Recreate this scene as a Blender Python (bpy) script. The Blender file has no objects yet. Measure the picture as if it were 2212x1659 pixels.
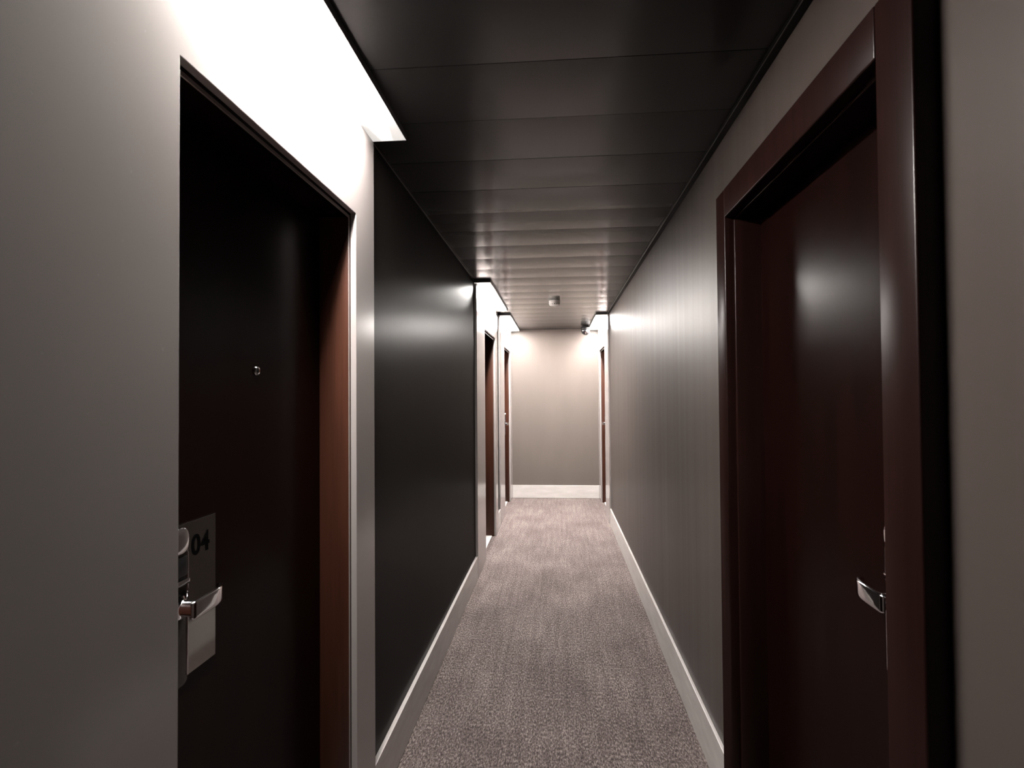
import bpy, bmesh, math, random
from mathutils import Vector, Matrix
random.seed(4)
S = bpy.context.scene
COL = S.collection

# ------------------------------------------------------------------ helpers
def link(o):
    COL.objects.link(o); return o

def tag(o, label=None, cat=None, group=None, kind=None):
    if label: o['label'] = label
    if cat: o['category'] = cat
    if group: o['group'] = group
    if kind: o['kind'] = kind
    return o

def wpos(o):
    p = Vector((0, 0, 0))
    while o is not None:
        p += o.location; o = o.parent
    return p

def root(name, loc, label, cat, group=None, kind=None):
    o = link(bpy.data.objects.new(name, None))
    o.location = loc; o.empty_display_size = .1
    return tag(o, label, cat, group, kind)

def obj(name, bm, mat, parent=None, smooth=False, angle=35):
    """link a bmesh (built in room coordinates) as one mesh object"""
    bmesh.ops.recalc_face_normals(bm, faces=bm.faces)
    me = bpy.data.meshes.new(name); bm.to_mesh(me); bm.free()
    if smooth:
        for p in me.polygons: p.use_smooth = True
        me.set_sharp_from_angle(angle=math.radians(angle))
    for m in (mat if isinstance(mat, (list, tuple)) else [mat]): me.materials.append(m)
    o = link(bpy.data.objects.new(name, me))
    if parent is not None:
        o.parent = parent; o.location = -wpos(parent)
    return o

def add_box(bm, x0, x1, y0, y1, z0, z1, bev=0.0, seg=2, mi=0):
    v = [bm.verts.new((x, y, z)) for x in (x0, x1) for y in (y0, y1) for z in (z0, z1)]
    F = [(0, 1, 3, 2), (4, 6, 7, 5), (0, 4, 5, 1), (2, 3, 7, 6), (0, 2, 6, 4), (1, 5, 7, 3)]
    fs = [bm.faces.new([v[i] for i in f]) for f in F]
    for f in fs: f.material_index = mi
    bmesh.ops.recalc_face_normals(bm, faces=fs)
    if bev:
        es = list({e for f in fs for e in f.edges})
        bmesh.ops.bevel(bm, geom=es, offset=bev, segments=seg, profile=.5, affect='EDGES', clamp_overlap=True)
    return bm

def box(*a, **k):
    return add_box(bmesh.new(), *a, **k)

def prism(bm, outline, x0, x1, bev=0.0, seg=2):
    """outline of (y, z) extruded from x0 to x1"""
    a = [bm.verts.new((x0, y, z)) for y, z in outline]
    b = [bm.verts.new((x1, y, z)) for y, z in outline]
    n = len(outline)
    fs = [bm.faces.new(a), bm.faces.new(b[::-1])]
    for i in range(n):
        fs.append(bm.faces.new((a[i], b[i], b[(i + 1) % n], a[(i + 1) % n])))
    bmesh.ops.recalc_face_normals(bm, faces=fs)
    if bev:
        es = list({e for f in fs for e in f.edges})
        bmesh.ops.bevel(bm, geom=es, offset=bev, segments=seg, profile=.5, affect='EDGES', clamp_overlap=True)
    return bm

def round_rect(y0, y1, z0, z1, r, n=6):
    pts = []
    for cy, cz, a0 in ((y1 - r, z1 - r, 0), (y0 + r, z1 - r, 90), (y0 + r, z0 + r, 180), (y1 - r, z0 + r, 270)):
        for k in range(n + 1):
            a = math.radians(a0 + 90 * k / n)
            pts.append((cy + r * math.cos(a), cz + r * math.sin(a)))
    return pts

def lathe(bm, prof, c, axis='z', n=40):
    """prof: (radius, offset along axis); c: centre"""
    rings = []
    for r, h in prof:
        ring = []
        for k in range(n):
            a = 2 * math.pi * k / n
            u, w = r * math.cos(a), r * math.sin(a)
            p = (c[0] + u, c[1] + w, c[2] + h) if axis == 'z' else (c[0] + h, c[1] + u, c[2] + w)
            ring.append(bm.verts.new(p))
        rings.append(ring)
    for A, B in zip(rings, rings[1:]):
        for k in range(n):
            bm.faces.new((A[k], A[(k + 1) % n], B[(k + 1) % n], B[k]))
    bm.faces.new(rings[0][::-1]); bm.faces.new(rings[-1])
    return bm

def sweep(bm, path, hs, ts, zs, nsec=12):
    """bar with a rounded flat section swept along path of (x, y); hs half-heights, ts half-thicknesses"""
    rings = []
    N = len(path)
    for i, (x, y) in enumerate(path):
        a = path[max(i - 1, 0)]; b = path[min(i + 1, N - 1)]
        d = Vector((b[0] - a[0], b[1] - a[1])).normalized()
        nx, ny = -d.y, d.x
        ring = []
        for k in range(nsec):
            t = 2 * math.pi * (k + .5) / nsec
            c, s = math.cos(t), math.sin(t)
            e = .38
            u = ts[i] * math.copysign(abs(c) ** e, c); w = hs[i] * math.copysign(abs(s) ** e, s)
            ring.append(bm.verts.new((x + nx * u, y + ny * u, zs[i] + w)))
        rings.append(ring)
    for A, B in zip(rings, rings[1:]):
        for k in range(nsec):
            bm.faces.new((A[k], A[(k + 1) % nsec], B[(k + 1) % nsec], B[k]))
    bm.faces.new(rings[0][::-1]); bm.faces.new(rings[-1])
    return bm

# ------------------------------------------------------------------ materials
class MT:
    def __init__(s, name):
        s.m = bpy.data.materials.new(name); s.m.use_nodes = True
        s.nt = s.m.node_tree; s.N = s.nt.nodes; s.b = s.N['Principled BSDF']
        s.tc = s.N.new('ShaderNodeTexCoord')
    def L(s, a, b): s.nt.links.new(a, b)
    def vec(s, scale):
        mp = s.N.new('ShaderNodeMapping'); mp.inputs['Scale'].default_value = scale
        s.L(s.tc.outputs['Object'], mp.inputs['Vector']); return mp.outputs['Vector']
    def noise(s, scale, detail=3, rough=.55, sc=1.0):
        n = s.N.new('ShaderNodeTexNoise'); n.inputs['Scale'].default_value = sc
        n.inputs['Detail'].default_value = detail; n.inputs['Roughness'].default_value = rough
        s.L(s.vec(scale), n.inputs['Vector']); return n.outputs['Fac']
    def ramp(s, fac, stops):
        r = s.N.new('ShaderNodeValToRGB'); e = r.color_ramp.elements
        while len(e) < len(stops): e.new(.5)
        for k, (p, c) in enumerate(stops):
            e[k].position = p; e[k].color = (c[0], c[1], c[2], 1) if not isinstance(c, (int, float)) else (c, c, c, 1)
        s.L(fac, r.inputs['Fac']); return r.outputs['Color']
    def math(s, op, a, b=None, clamp=False):
        n = s.N.new('ShaderNodeMath'); n.operation = op; n.use_clamp = clamp
        for k, v in enumerate((a, b)):
            if v is None: continue
            if isinstance(v, (int, float)): n.inputs[k].default_value = v
            else: s.L(v, n.inputs[k])
        return n.outputs[0]
    def mix(s, fac, a, b):
        n = s.N.new('ShaderNodeMix'); n.data_type = 'RGBA'
        s.L(fac, n.inputs[0])
        for k, v in ((6, a), (7, b)):
            if isinstance(v, tuple): n.inputs[k].default_value = (*v, 1)
            else: s.L(v, n.inputs[k])
        return n.outputs[2]
    def bump(s, h, strength, dist=.01):
        n = s.N.new('ShaderNodeBump'); n.inputs['Strength'].default_value = strength; n.inputs['Distance'].default_value = dist
        s.L(h, n.inputs['Height']); s.L(n.outputs[0], s.b.inputs['Normal'])
    def set(s, col=None, rough=None, metal=None, spec=None):
        if col is not None:
            if isinstance(col, tuple): s.b.inputs['Base Color'].default_value = (*col, 1)
            else: s.L(col, s.b.inputs['Base Color'])
        if rough is not None:
            if isinstance(rough, (int, float)): s.b.inputs['Roughness'].default_value = rough
            else: s.L(rough, s.b.inputs['Roughness'])
        if metal is not None: s.b.inputs['Metallic'].default_value = metal
        if spec is not None: s.b.inputs['Specular IOR Level'].default_value = spec
        return s

def wall_paint(name, c, rough=.36, spec=.4):
    t = MT(name)
    n = t.noise((3, 3, .6), 4)
    c0 = tuple(v * .94 for v in c); c1 = tuple(v * 1.06 for v in c)
    t.set(t.ramp(n, [(.3, c0), (.7, c1)]), None, 0, spec)
    streak = t.noise((14, 14, .25), 3, .6)
    t.set(None, t.ramp(streak, [(.3, rough - .03), (.7, rough + .03)]))
    t.bump(t.noise((7, 7, .3), 2, .5), .02, .003)
    return t.m

M = {}
M['wall_grey'] = wall_paint('taupe_wall_paint', (.066, .0540, .0485), .44, .10)
M['wall_beige'] = wall_paint('beige_wall_paint', (.106, .0885, .079), .42, .25)
M['wall_dark'] = wall_paint('charcoal_wall_paint', (.016, .0130, .0118), .34, 0.0)
def satin(m, weight, rough):
    """low, even sheen: a weak glossy layer mixed over the paint"""
    nt = m.node_tree; out = nt.nodes['Material Output']; b = nt.nodes['Principled BSDF']
    gl = nt.nodes.new('ShaderNodeBsdfGlossy'); gl.inputs['Roughness'].default_value = rough
    if b.inputs['Normal'].links: nt.links.new(b.inputs['Normal'].links[0].from_socket, gl.inputs['Normal'])
    mx = nt.nodes.new('ShaderNodeMixShader'); mx.inputs[0].default_value = weight
    nt.links.new(b.outputs[0], mx.inputs[1]); nt.links.new(gl.outputs[0], mx.inputs[2])
    nt.links.new(mx.outputs[0], out.inputs['Surface'])
satin(M['wall_dark'], .052, .29)

t = MT('pale_grey_lacquer')
sp = t.noise((60, 60, 60), 2, .7)
dots = t.ramp(sp, [(.735, 0.0), (.77, 1.0)])
t.set(t.mix(dots, (.312, .280, .273), (.355, .325, .315)), .18, 0, .7)
M['panel'] = t.m

t = MT('white_baseboard_lacquer')
sc = t.noise((5, 5, 22), 5, .65)
t.set(t.ramp(sc, [(.40, (.46, .43, .415)), (.60, (.50, .475, .46)), (.74, (.57, .545, .53))]), .26, 0, .5)
M['base'] = t.m

def wood(name, c0, c1, rough, spec=.5):
    t = MT(name)
    g = t.noise((26, 26, 1.1), 5, .62)
    f = t.noise((160, 160, 3), 2, .5)
    h = t.math('ADD', t.math('MULTIPLY', g, .7), t.math('MULTIPLY', f, .3))
    t.set(t.ramp(h, [(.32, c0), (.66, c1)]), rough, 0, spec)
    t.bump(h, .05, .002)
    return t.m
M['wood'] = wood('mahogany_shaded_veneer', (.0042, .0013, .0010), (.0080, .0025, .0018), .26, 0.0)  # leaf and frame head: deep shade is painted into this near-black tone
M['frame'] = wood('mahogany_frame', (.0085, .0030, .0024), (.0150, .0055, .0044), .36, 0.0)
M['lining'] = wood('red_brown_lit_lining', (.034, .0115, .0070), (.058, .0205, .0122), .38, 0.0)  # same door woodwork made lighter: lamp light on the jambs painted in

satin(M['wood'], .030, .25); satin(M['frame'], .026, .30); satin(M['lining'], .02, .35)
t = MT('black_lacquered_ceiling_metal')
t.set((.006, .0055, .0053), .5, 0, .1)
t.b.inputs['Coat Weight'].default_value = 1.0; t.b.inputs['Coat Roughness'].default_value = .165; t.b.inputs['Coat IOR'].default_value = 1.29
M['ceil'] = t.m
t = MT('black_trim_metal'); t.set((.004, .0038, .0038), .4, 0, .12); M['black'] = t.m
t = MT('trim_edge_metal'); t.set((.30, .28, .27), .3, 1.0); M['edge'] = t.m
t = MT('dark_grey_fixture_metal'); t.set((.085, .085, .09), .42, 0, .5); M['fixture'] = t.m
t = MT('polished_chrome'); t.set((.70, .69, .70), .07, 1.0); M['chrome'] = t.m
t = MT('mirror_steel_plate')
t.set((.30, .28, .268), t.ramp(t.noise((4, 4, 4), 3), [(.3, .05), (.7, .09)]), 1.0); M['steel'] = t.m
t = MT('lock_case_dark_metal'); t.set((.060, .057, .054), .20, 1.0); M['lock'] = t.m
t = MT('grey_frame_bead'); t.set((.20, .17, .16), .4, 0, .4); M['bead'] = t.m
t = MT('black_plastic'); t.set((.006, .006, .0065), .38, 0, .2); M['plastic'] = t.m
t = MT('black_print'); t.set((.0015, .0015, .0015), .6, 0, .02); M['ink'] = t.m
t = MT('white_stone_sill'); t.set(t.ramp(t.noise((9, 9, 9), 4), [(.3, (.78, .76, .74)), (.7, (.86, .84, .82))]), .25); M['stone'] = t.m
t = MT('white_plastic'); t.set((.72, .70, .67), .35, 0, .5); M['white'] = t.m
t = MT('smoked_glass_dome'); t.set((.012, .012, .014), .04, 0, .6); M['dome'] = t.m

# heathered carpet tiles
t = MT('mauve_grey_carpet')
fib = t.noise((165, 58, 60), 2, .7)
fine = t.noise((480, 300, 60), 1, .5)
big = t.noise((3.2, 2.0, 1), 3, .55)
run = t.noise((38, 2.4, 1), 3, .6)
h = t.math('ADD', t.math('MULTIPLY', fib, .75), t.math('MULTIPLY', fine, .25))
h2 = t.math('ADD', h, t.math('MULTIPLY', t.math('SUBTRACT', big, .5), .16))
h2 = t.math('ADD', h2, t.math('MULTIPLY', t.math('SUBTRACT', run, .5), .14))
colr = t.ramp(h2, [(.35, (.030, .0215, .021)), (.47, (.094, .073, .070)), (.55, (.155, .125, .119)), (.66, (.335, .283, .27))])
sx = t.N.new('ShaderNodeSeparateXYZ'); t.L(t.tc.outputs['Object'], sx.inputs[0])
yy = t.math('DIVIDE', t.math('ADD', sx.outputs['Y'], 10 - 2.2128), .5)
fr = t.math('FRACT', yy)
d = t.math('MINIMUM', fr, t.math('SUBTRACT', 1.0, fr))
seam = t.math('MULTIPLY', t.math('LESS_THAN', d, .0045), t.ramp(t.noise((4, 1, 1), 2), [(.42, .0), (.60, .7)]))
t.set(t.mix(seam, colr, (.05, .04, .04)), .92, 0, .15)
t.b.inputs['Sheen Weight'].default_value = 0.0; t.b.inputs['Sheen Roughness'].default_value = .5
t.bump(h, .55, .004)
M['carpet'] = t.m

EMIT = 480.0
def light_mat(length):
    """opal diffuser over a tube that stops short of both ends of the housing"""
    t = MT('opal_light_diffuser')
    sx = t.N.new('ShaderNodeSeparateXYZ'); t.L(t.tc.outputs['Generated'], sx.inputs[0])
    y = sx.outputs['Y']
    d = t.math('MULTIPLY', t.math('MINIMUM', y, t.math('SUBTRACT', 1.0, y)), length)
    f = t.ramp(d, [(.0, .0020), (.05, .0030), (.11, .014), (.18, .22), (.26, 1.0)])
    c = t.math('ABSOLUTE', t.math('SUBTRACT', sx.outputs['X'], .5))      # the tube runs down the middle
    f = t.math('MULTIPLY', f, t.ramp(c, [(.0, 1.0), (.14, 1.0), (.26, .10), (.5, .03)]))
    f = t.math('MAXIMUM', f, .0014)
    t.set((.55, .55, .55), .4, 0, .2)
    t.b.inputs['Emission Color'].default_value = (1.0, .955, .905, 1)
    t.L(t.math('MULTIPLY', f, EMIT), t.b.inputs['Emission Strength'])
    return t.m

# ------------------------------------------------------------------ room constants (metres)
XL, XR = -.626, .567            # wall faces
YB, YE = -2.6, 7.659            # ends of the corridor
ZC = 2.274                      # ceiling planks
LF, RF, NF = .608, .550, .528   # door surround faces: left, right far, right near architrave
HEAD = 1.957
DL = [(.868, 1.678), (4.773, 5.588), (6.560, 7.372)]     # door openings on the left
PL = [(.370, 1.849), (4.288, 5.790), (6.045, 7.655)]     # pale surround panels on the left
DR = [(.970, 1.815), (6.600, 7.372)]
PR = (6.125, 7.655)

def wall_with_openings(name, x0, x1, openings, heads, mat, label):
    bm = bmesh.new(); y = YB
    for (a, b), hd in zip(openings, heads):
        add_box(bm, x0, x1, y, a, 0, 2.30); add_box(bm, x0, x1, a, b, hd, 2.30); y = b
    add_box(bm, x0, x1, y, YE, 0, 2.30)
    return tag(obj(name, bm, mat), label, 'wall', kind='structure')

g = .034
wall_with_openings('wall_left', XL - .16, XL, [(a - g, b + g) for a, b in DL], [HEAD + g] * 3, M['wall_dark'],
                   'dark charcoal corridor wall with three recessed doors')
wall_with_openings('wall_right', XR, XR + .16, [(a - g, b + g) for a, b in DR], [1.95 + g, HEAD + g], M['wall_grey'],
                   'long taupe grey corridor wall facing the charcoal wall')
tag(obj('wall_end', box(XL - .16, XR + .16, YE, YE + .12, 0, 2.30), M['wall_beige']),
    'brightly lit beige wall closing the corridor', 'wall', kind='structure')
tag(obj('wall_back', box(XL - .16, XR + .16, YB - .12, YB, 0, 2.30), M['wall_grey']),
    'unlit wall behind the viewer closing the corridor', 'wall', kind='structure')
tag(obj('floor', box(XL - .16, XR + .16, YB - .1, YE + .1, -.08, 0), M['carpet']),
    'heathered mauve grey carpet tile floor of the corridor', 'floor', kind='structure')

# ceiling: cambered metal planks across the corridor under a slab
bm = bmesh.new()
PITCH = .3056
k0 = math.floor((YB - 1.4714) / PITCH)
k = k0
while True:
    y0 = 1.4714 + PITCH * k + .0016; y1 = y0 + PITCH - .0032
    if y0 > YE: break
    a, b = max(y0, YB), min(y1, YE)
    sag = .0024 + random.uniform(-.0005, .0005)
    tilt = random.uniform(-.0005, .0005)
    NS = 12
    def zz(y):
        u = (y - (y0 + y1) / 2) / ((y1 - y0) / 2)
        return ZC - sag * (1 - u * u) + tilt * u
    cols = []
    for i in range(NS + 1):
        y = a + (b - a) * i / NS
        cols.append([bm.verts.new((x, y, zz(y))) for x in (XL, XR)])
    for A, B in zip(cols, cols[1:]):
        bm.faces.new((A[0], A[1], B[1], B[0])).smooth = True
    for y in (a, b):
        q = [bm.verts.new(p) for p in ((XL, y, zz(y)), (XR, y, zz(y)), (XR, y, ZC + .012), (XL, y, ZC + .012))]
        bm.faces.new(q)
    k += 1
nf = len(bm.faces)
add_box(bm, XL - .16, XR + .16, YB - .1, YE + .1, ZC + .012, ZC + .06)
me = bpy.data.meshes.new('ceiling')
bm.normal_update()
for f in list(bm.faces)[:nf]:
    if f.smooth and f.normal.z > 0: f.normal_flip()
bm.to_mesh(me); bm.free(); me.materials.append(M['ceil'])
tag(link(bpy.data.objects.new('ceiling', me)), 'glossy black metal plank ceiling of the corridor', 'ceiling', kind='structure')

# ceiling edge trims
bm = box(XR - .022, XR, YB, PR[0], 2.258, ZC + .004, mi=0)
add_box(bm, XR - .0235, XR - .022, YB, PR[0], 2.2575, 2.2595, mi=1)
tag(obj('trim_1', bm, [M['black'], M['edge']]), 'black shadow gap trim where taupe wall meets ceiling', 'trim', kind='structure')
for nm, a, b, lab in (('trim_2', PL[0][1], PL[1][0], 'thin metal edge line where charcoal wall meets ceiling'),
                      ('trim_3', PL[1][1], PL[2][0], 'short metal edge line between two door lights')):
    bm = box(XL, XL + .006, a, b, 2.262, ZC + .004, mi=0)
    add_box(bm, XL + .006, XL + .0072, a, b, 2.2615, 2.2632, mi=1)
    tag(obj(nm, bm, [M['black'], M['edge']]), lab, 'trim', kind='structure')

# baseboards
BH = .174
def baseboard(name, x0, x1, y0, y1, label):
    tag(obj(name, box(x0, x1, y0, y1, .003, BH, bev=.0015), M['base']), label, 'baseboard', kind='structure')
baseboard('baseboard_left', XL, XL + .0165, PL[0][1], PL[1][0], 'scuffed white baseboard along the charcoal wall')
baseboard('baseboard_left.001', XL, XL + .0165, PL[1][1], PL[2][0], 'short white baseboard between two pale door surrounds')
baseboard('baseboard_left.002', XL, XL + .0165, YB, PL[0][0], 'white baseboard beyond the surround of door 04')
baseboard('baseboard_right', XR - .0135, XR, 1.905, PR[0], 'long white baseboard along the taupe wall')
baseboard('baseboard_right.001', XR - .0135, XR, YB, .872, 'white baseboard on the viewer side of the mahogany framed door')
tag(obj('baseboard_end', box(-LF + .0005, RF - .0005, YE - .015, YE, .003, BH, bev=.0015), M['base']),
    'bright white baseboard under the beige end wall', 'baseboard', kind='structure')

# ------------------------------------------------------------------ pale lacquered door surrounds
def surround(name, s, wallx, face, span, opening, label):
    (p0, p1), (a, b) = span, opening
    zt = 2.2525
    out = [(p0, .002), (a, .002), (a, HEAD), (b, HEAD), (b, .002), (p1, .002), (p1, zt), (p0, zt)]
    bm = prism(bmesh.new(), out, s * wallx, s * face, bev=.0012, seg=2)
    return tag(obj(name, bm, M['panel']), label, 'door surround', kind='structure')
surround('trim_4', -1, -XL, LF, PL[0], DL[0], 'large pale grey lacquered panel around door 04')
surround('trim_5', -1, -XL, LF, PL[1], DL[1], 'pale lacquered door surround halfway along the charcoal wall')
surround('trim_6', -1, -XL, LF, PL[2], DL[2], 'pale lacquered door surround where the charcoal wall meets the end wall')
surround('trim_7', 1, XR, RF, PR, DR[1], 'pale lacquered door surround where the taupe wall meets the end wall')

# ------------------------------------------------------------------ door hardware
def lock_set(dr, s, leaf, edge, d, shift=0.0, zc=1.013, case=0.0):
    """electronic lock with a bowed chrome lever. leaf: |x| of the leaf face, edge: y of the latch edge, d: +1 if the leaf runs to +y from it"""
    X = lambda off: s * (leaf - off)            # off: how far it stands off the leaf
    Y = lambda q: edge + d * (q + shift)
    def rr(q0, q1, z0, z1, r):
        a, b = sorted((Y(q0 + case), Y(q1 + case)))
        return round_rect(a, b, z0, z1, r)
    lk = obj('lock', prism(bmesh.new(), rr(.078, .150, .866, 1.135, .012), X(0), X(.026), bev=.003), M['lock'], dr, True)
    lk['label'] = 'dark electronic lock case'
    # chrome hood over the reader
    bm = bmesh.new()
    prism(bm, rr(.079, .148, 1.110, 1.158, .018), X(0), X(.030), bev=.006, seg=3)
    obj('lock_hood', bm, M['chrome'], lk, True)
    bm = bmesh.new(); prism(bm, rr(.084, .144, 1.068, 1.104, .004), X(.02), X(.029), bev=.002)
    obj('card_reader', bm, M['plastic'], lk, True)
    bm = bmesh.new(); prism(bm, rr(.080, .148, 1.052, 1.062, .003), X(.02), X(.031), bev=.002)
    obj('lock_ridge', bm, M['chrome'], lk, True)
    bm = bmesh.new()
    ys = sorted((Y(.146 + case), Y(.1505 + case)))
    add_box(bm, *sorted((X(.004), X(.0275))), ys[0], ys[1], .880, 1.110, bev=.0015)
    obj('case_edge_strip', bm, M['chrome'], lk, True)
    # neck and lever
    lv = obj('lever', lever_bm(X, Y, zc), M['chrome'], dr, True, 40)
    bm = lathe(bmesh.new(), [(.021, 0), (.021, .005), (.0165, .009), (.0145, .012), (.0145, .0315), (.0135, .0335)], (0, 0, 0), 'x', 32)
    for v in bm.verts: v.co = Vector((X(.026 + v.co.x), Y(.124) + v.co.y, zc + v.co.z))
    obj('lever_neck', bm, M['chrome'], lv, True, 40)
    return lk

def lever_bm(X, Y, zc):
    """flat bar square to the neck, its far end bent back to the door"""
    ctl = [(.0585, .1095), (.0595, .110), (.0612, .112), (.0617, .117), (.0618, .135), (.0615, .158), (.0605, .180), (.0580, .198), (.0530, .212), (.0460, .222), (.0380, .2275), (.0345, .229)]
    path = [(X(a), Y(q)) for a, q in ctl]
    hs = [.0130, .0150, .0160, .0165, .0165, .0163, .0160, .0156, .0150, .0142, .0130, .0110]
    ts = [.0022, .0032, .0038, .0042, .0042, .0042, .0041, .0040, .0038, .0036, .0032, .0024]
    return sweep(bmesh.new(), path, hs, ts, [zc] * len(path), 20)

def peephole(dr, s, leaf, y, z):
    bm = lathe(bmesh.new(), [(.0115, -.004), (.0115, .002), (.0100, .0045), (.0068, .005), (.0060, .003)], (0, 0, 0), 'x', 28)
    for v in bm.verts: v.co = Vector((s * (leaf - v.co.x), y + v.co.y, z + v.co.z))
    p = obj('peephole', bm, M['chrome'], dr, True, 30)
    bm = lathe(bmesh.new(), [(.0062, .001), (.0050, .0042), (.0025, .0052)], (0, 0, 0), 'x', 20)
    for v in bm.verts: v.co = Vector((s * (leaf - v.co.x), y + v.co.y, z + v.co.z))
    obj('peephole_lens', bm, M['plastic'], p, True, 60)

def frame_lining(dr, s, front, back, a, b, head, inset, hinset, mat):
    """jambs and head lining the recess; edges eased"""
    t = .030
    x0, x1 = sorted((s * front, s * back))
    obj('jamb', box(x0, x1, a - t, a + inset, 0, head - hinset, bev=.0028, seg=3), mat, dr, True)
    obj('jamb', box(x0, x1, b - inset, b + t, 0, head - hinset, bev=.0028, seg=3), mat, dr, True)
    obj('frame_head', box(x0, x1, a - t, b + t, head - hinset, head + t, bev=.0028, seg=3), M['wood'], dr, True)  # head takes the darker wood, so the soffit's shade is in its colour

def flush_door(name, s, face, opening, latch_far, label, eye=True, recess=.112):
    """mahogany door recessed in a pale surround"""
    a, b = opening
    leaf = face + recess
    dr = root(name, (s * leaf, (a + b) / 2, 0), label, 'door', kind='structure')
    x0, x1 = sorted((s * leaf, s * (leaf + .042)))
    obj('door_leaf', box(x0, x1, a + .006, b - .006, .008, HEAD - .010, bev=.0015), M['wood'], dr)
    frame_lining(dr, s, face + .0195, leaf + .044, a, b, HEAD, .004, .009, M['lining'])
    # slim bead on the frame just behind the surround
    bx0, bx1 = sorted((s * (face + .0192), s * (face + .0225)))
    q = .0025
    bm = bmesh.new()
    add_box(bm, bx0, bx1, a + .001, a + .0075, .006, HEAD - .012, bev=.0008)
    add_box(bm, bx0, bx1, b - .0075, b - .001, .006, HEAD - .012, bev=.0008)
    add_box(bm, bx0, bx1, a + .001, b - .001, HEAD - .0145, HEAD - .006, bev=.0008)
    obj('frame_bead', bm, M['bead'], dr)
    # stone sill filling the recess
    x0, x1 = sorted((s * (face + .046), s * (leaf + .042)))
    q = obj('door_sill', box(x0, x1, a + .0045, b - .0045, .0005, .006, bev=.001), M['stone'], dr)
    q['label'] = 'white stone sill'
    if latch_far: lock_set(dr, s, leaf, b, -1, -.048, 1.022)
    else: lock_set(dr, s, leaf, a, 1)
    if eye: peephole(dr, s, leaf, (a + b) / 2 + .033, 1.461)
    return dr, leaf

d04, leaf04 = flush_door('door_1', -1, LF, DL[0], False, 'dark mahogany door numbered 04 recessed in a pale lacquered surround')
flush_door('door_2', -1, LF, DL[1], False, 'mahogany door halfway along the charcoal wall, recessed and seen almost edge-on')
flush_door('door_3', -1, LF, DL[2], True, 'mahogany door on the charcoal wall side, next to the end wall', recess=.086)
flush_door('door_4', 1, RF, DR[1], True, 'mahogany door on the taupe wall side, next to the end wall', recess=.086)

# number plate of room 04
pl = obj('number_plate', prism(bmesh.new(), [(.900, .862), (1.140, .862), (1.140, 1.156), (.900, 1.156)], -leaf04, -leaf04 + .0035, bev=.0008), M['steel'], d04)
pl['label'] = 'polished steel plate behind the lever'
def digits(txt, y, z, size, x):
    cu = bpy.data.curves.new('digits', 'FONT'); cu.body = txt; cu.size = size; cu.extrude = .0004
    cu.offset = size * .022; cu.align_x = 'LEFT'; cu.space_character = 1.05
    to = link(bpy.data.objects.new('digits', cu))
    bpy.context.view_layer.update()
    me = bpy.data.meshes.new_from_object(to.evaluated_get(bpy.context.evaluated_depsgraph_get()))
    bpy.data.objects.remove(to); bpy.data.curves.remove(cu)
    me.transform(Matrix(((0, 0, 1, x), (1, 0, 0, y), (0, 1, 0, z), (0, 0, 0, 1))))
    bm = bmesh.new(); bm.from_mesh(me); bpy.data.meshes.remove(me)
    return bm
o = obj('door_number', digits('04', 1.0605, 1.088, .056, -leaf04 + .0040), M['ink'], pl)
o['label'] = 'black numerals 04'

# framed mahogany door in the taupe wall
a, b = DR[0]; HR = 1.950; leafR = .637
dR = root('door_5', (leafR, (a + b) / 2, 0), 'glossy mahogany door in a broad mahogany frame on the taupe wall', 'door', kind='structure')
obj('door_leaf', box(leafR, leafR + .042, a + .004, b - .004, .008, HR - .008, bev=.0015), M['wood'], dR)
frame_lining(dR, 1, .556, leafR + .044, a, b, HR, .008, .008, M['frame'])
W = .090
for y0, y1 in ((a - .098, a), (b, b + W)):
    obj('architrave', box(NF, XR, y0, y1, .001, HR + W, bev=.004, seg=3), M['frame'], dR, True)
obj('architrave_head', box(NF, XR, a + .0008, b - .0008, HR, HR + W, bev=.0035, seg=3), M['frame'], dR, True)
lock_set(dR, 1, leafR, a, 1, -.017, 1.021, .016)

# ------------------------------------------------------------------ ceiling light boxes over the doors
def light_box(s, wallx, outer, y0, y1, label):
    L = root('ceiling_light', (s * (wallx + outer) / 2, (y0 + y1) / 2, ZC), label, 'light', 'slim ceiling lights over the doors')
    xa, xb = sorted((s * (wallx - .0008), s * outer))
    zb, zt = 2.2532, ZC + .004
    bm = bmesh.new()
    t = .0022
    add_box(bm, xa, xa + t, y0, y1, zb, zt); add_box(bm, xb - t, xb, y0, y1, zb, zt)
    add_box(bm, xa + t, xb - t, y0, y0 + t, zb, zt); add_box(bm, xa + t, xb - t, y1 - t, y1, zb, zt)
    add_box(bm, xa + t, xb - t, y0 + t, y1 - t, zt - .003, zt)
    obj('housing', bm, M['fixture'], L)
    df = obj('diffuser', box(xa + t, xb - t, y0 + t, y1 - t, zb + .0004, zb + .004), light_mat(y1 - y0), L)
    df['label'] = 'glowing white diffuser'
    return L
light_box(-1, -XL, .494, .740, 1.849, 'glaring white ceiling light above door 04')
light_box(-1, -XL, .496, 4.262, 5.790, 'slim ceiling light above the door halfway along the charcoal wall')
light_box(-1, -XL, .494, 6.075, 7.655, 'slim ceiling light above the end door on the charcoal wall side')
light_box(1, XR, .424, 6.150, 7.655, 'slim ceiling light above the end door on the taupe wall side')

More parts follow.
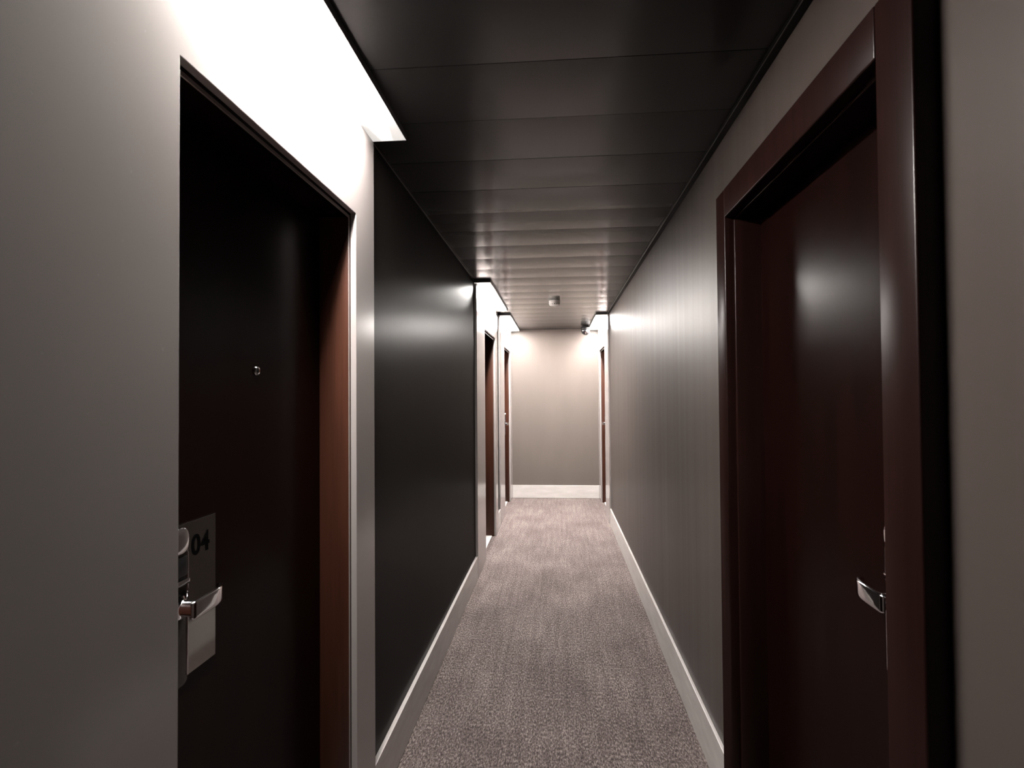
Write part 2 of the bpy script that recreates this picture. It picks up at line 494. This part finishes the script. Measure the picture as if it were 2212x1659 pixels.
# ------------------------------------------------------------------ smoke detector
c = (-.016, 5.30, ZC)
sd = root('smoke_detector', c, 'round white smoke detector on the black ceiling mid corridor', 'smoke detector')
bm = lathe(bmesh.new(), [(.052, .0), (.052, -.012), (.0505, -.0155)], c, 'z', 48)
obj('mounting_base', bm, M['white'], sd, True, 40)
bm = lathe(bmesh.new(), [(.046, -.0156), (.046, -.0185), (.0515, -.0190), (.0515, -.031), (.0485, -.040), (.041, -.0455), (.028, -.0485), (.010, -.0495)], c, 'z', 48)
cap = obj('sensor_cap', bm, M['white'], sd, True, 40)
bm = bmesh.new()
for k in range(14):
    an = 2 * math.pi * k / 14
    q = bmesh.new(); add_box(q, -.006, .006, -.0012, .0012, -.0022, .0022)
    mt = Matrix.Translation((c[0], c[1], c[2] - .0355)) @ Matrix.Rotation(an, 4, 'Z') @ Matrix.Translation((0, -.0502, 0)) @ Matrix.Rotation(math.radians(-14), 4, 'X')
    bmesh.ops.transform(q, matrix=mt, verts=q.verts)
    me = bpy.data.meshes.new('q'); q.to_mesh(me); q.free(); bm.from_mesh(me); bpy.data.meshes.remove(me)
obj('vent_ring', bm, M['plastic'], cap)

# ------------------------------------------------------------------ dome security camera by the end wall
c = (.372, 7.30, ZC)
dc = root('dome_camera', c, 'small dark dome security camera on the ceiling by the end wall', 'security camera')
bm = lathe(bmesh.new(), [(.040, 0), (.040, -.010), (.056, -.013), (.060, -.018), (.060, -.048), (.057, -.054)], c, 'z', 40)
obj('camera_base', bm, M['plastic'], dc, True, 40)
prof = [(.055, -.0541)] + [(.056 * math.cos(math.radians(q)), -.066 - .056 * math.sin(math.radians(q))) for q in (-15, 0, 12, 24, 36, 48, 60, 72, 84)]
obj('camera_dome', lathe(bmesh.new(), prof, c, 'z', 40), M['dome'], dc, True, 60)
bm = lathe(bmesh.new(), [(.020, -.0460), (.022, -.0490), (.022, -.0545), (.018, -.0560), (.012, -.0545)], (0, 0, 0), 'z', 28)
mt = Matrix.Translation((c[0], c[1] - .004, c[2] - .070)) @ Matrix.Rotation(math.radians(-62), 4, 'X')
bmesh.ops.transform(bm, matrix=mt, verts=bm.verts)
obj('lens_ring', bm, M['chrome'], dc, True, 30)

# ------------------------------------------------------------------ world, camera, colour management
w = bpy.data.worlds.new('dark'); w.use_nodes = True
w.node_tree.nodes['Background'].inputs[0].default_value = (0, 0, 0, 1)
S.world = w
F = 1222.485
yaw, pit, rol = .079176, .018232, -.007418
fw = Vector((-math.sin(yaw) * math.cos(pit), math.cos(yaw) * math.cos(pit), math.sin(pit)))
rt = Vector((math.cos(yaw), math.sin(yaw), 0)); up = rt.cross(fw)
rt2 = math.cos(rol) * rt + math.sin(rol) * up; up2 = -math.sin(rol) * rt + math.cos(rol) * up
cd = bpy.data.cameras.new('camera'); cam = link(bpy.data.objects.new('camera', cd))
cd.sensor_width = 36; cd.sensor_fit = 'HORIZONTAL'; cd.lens = F * 36 / 2212
cd.clip_start = .02; cd.clip_end = 50
m = Matrix((rt2, up2, -fw)).transposed().to_4x4(); m.translation = (0, 0, 1.4)
cam.matrix_world = m
cd.dof.use_dof = True; cd.dof.focus_distance = 4.0; cd.dof.aperture_fstop = 9.0
S.camera = cam
S.view_settings.view_transform = 'Standard'; S.view_settings.look = 'None'
S.view_settings.exposure = 0.0; S.view_settings.gamma = 1.0; S.view_settings.use_curve_mapping = False
S.cycles.max_bounces = 12; S.cycles.diffuse_bounces = 7; S.cycles.glossy_bounces = 6
S.cycles.use_denoising = True
S.cycles.sample_clamp_indirect = 25.0
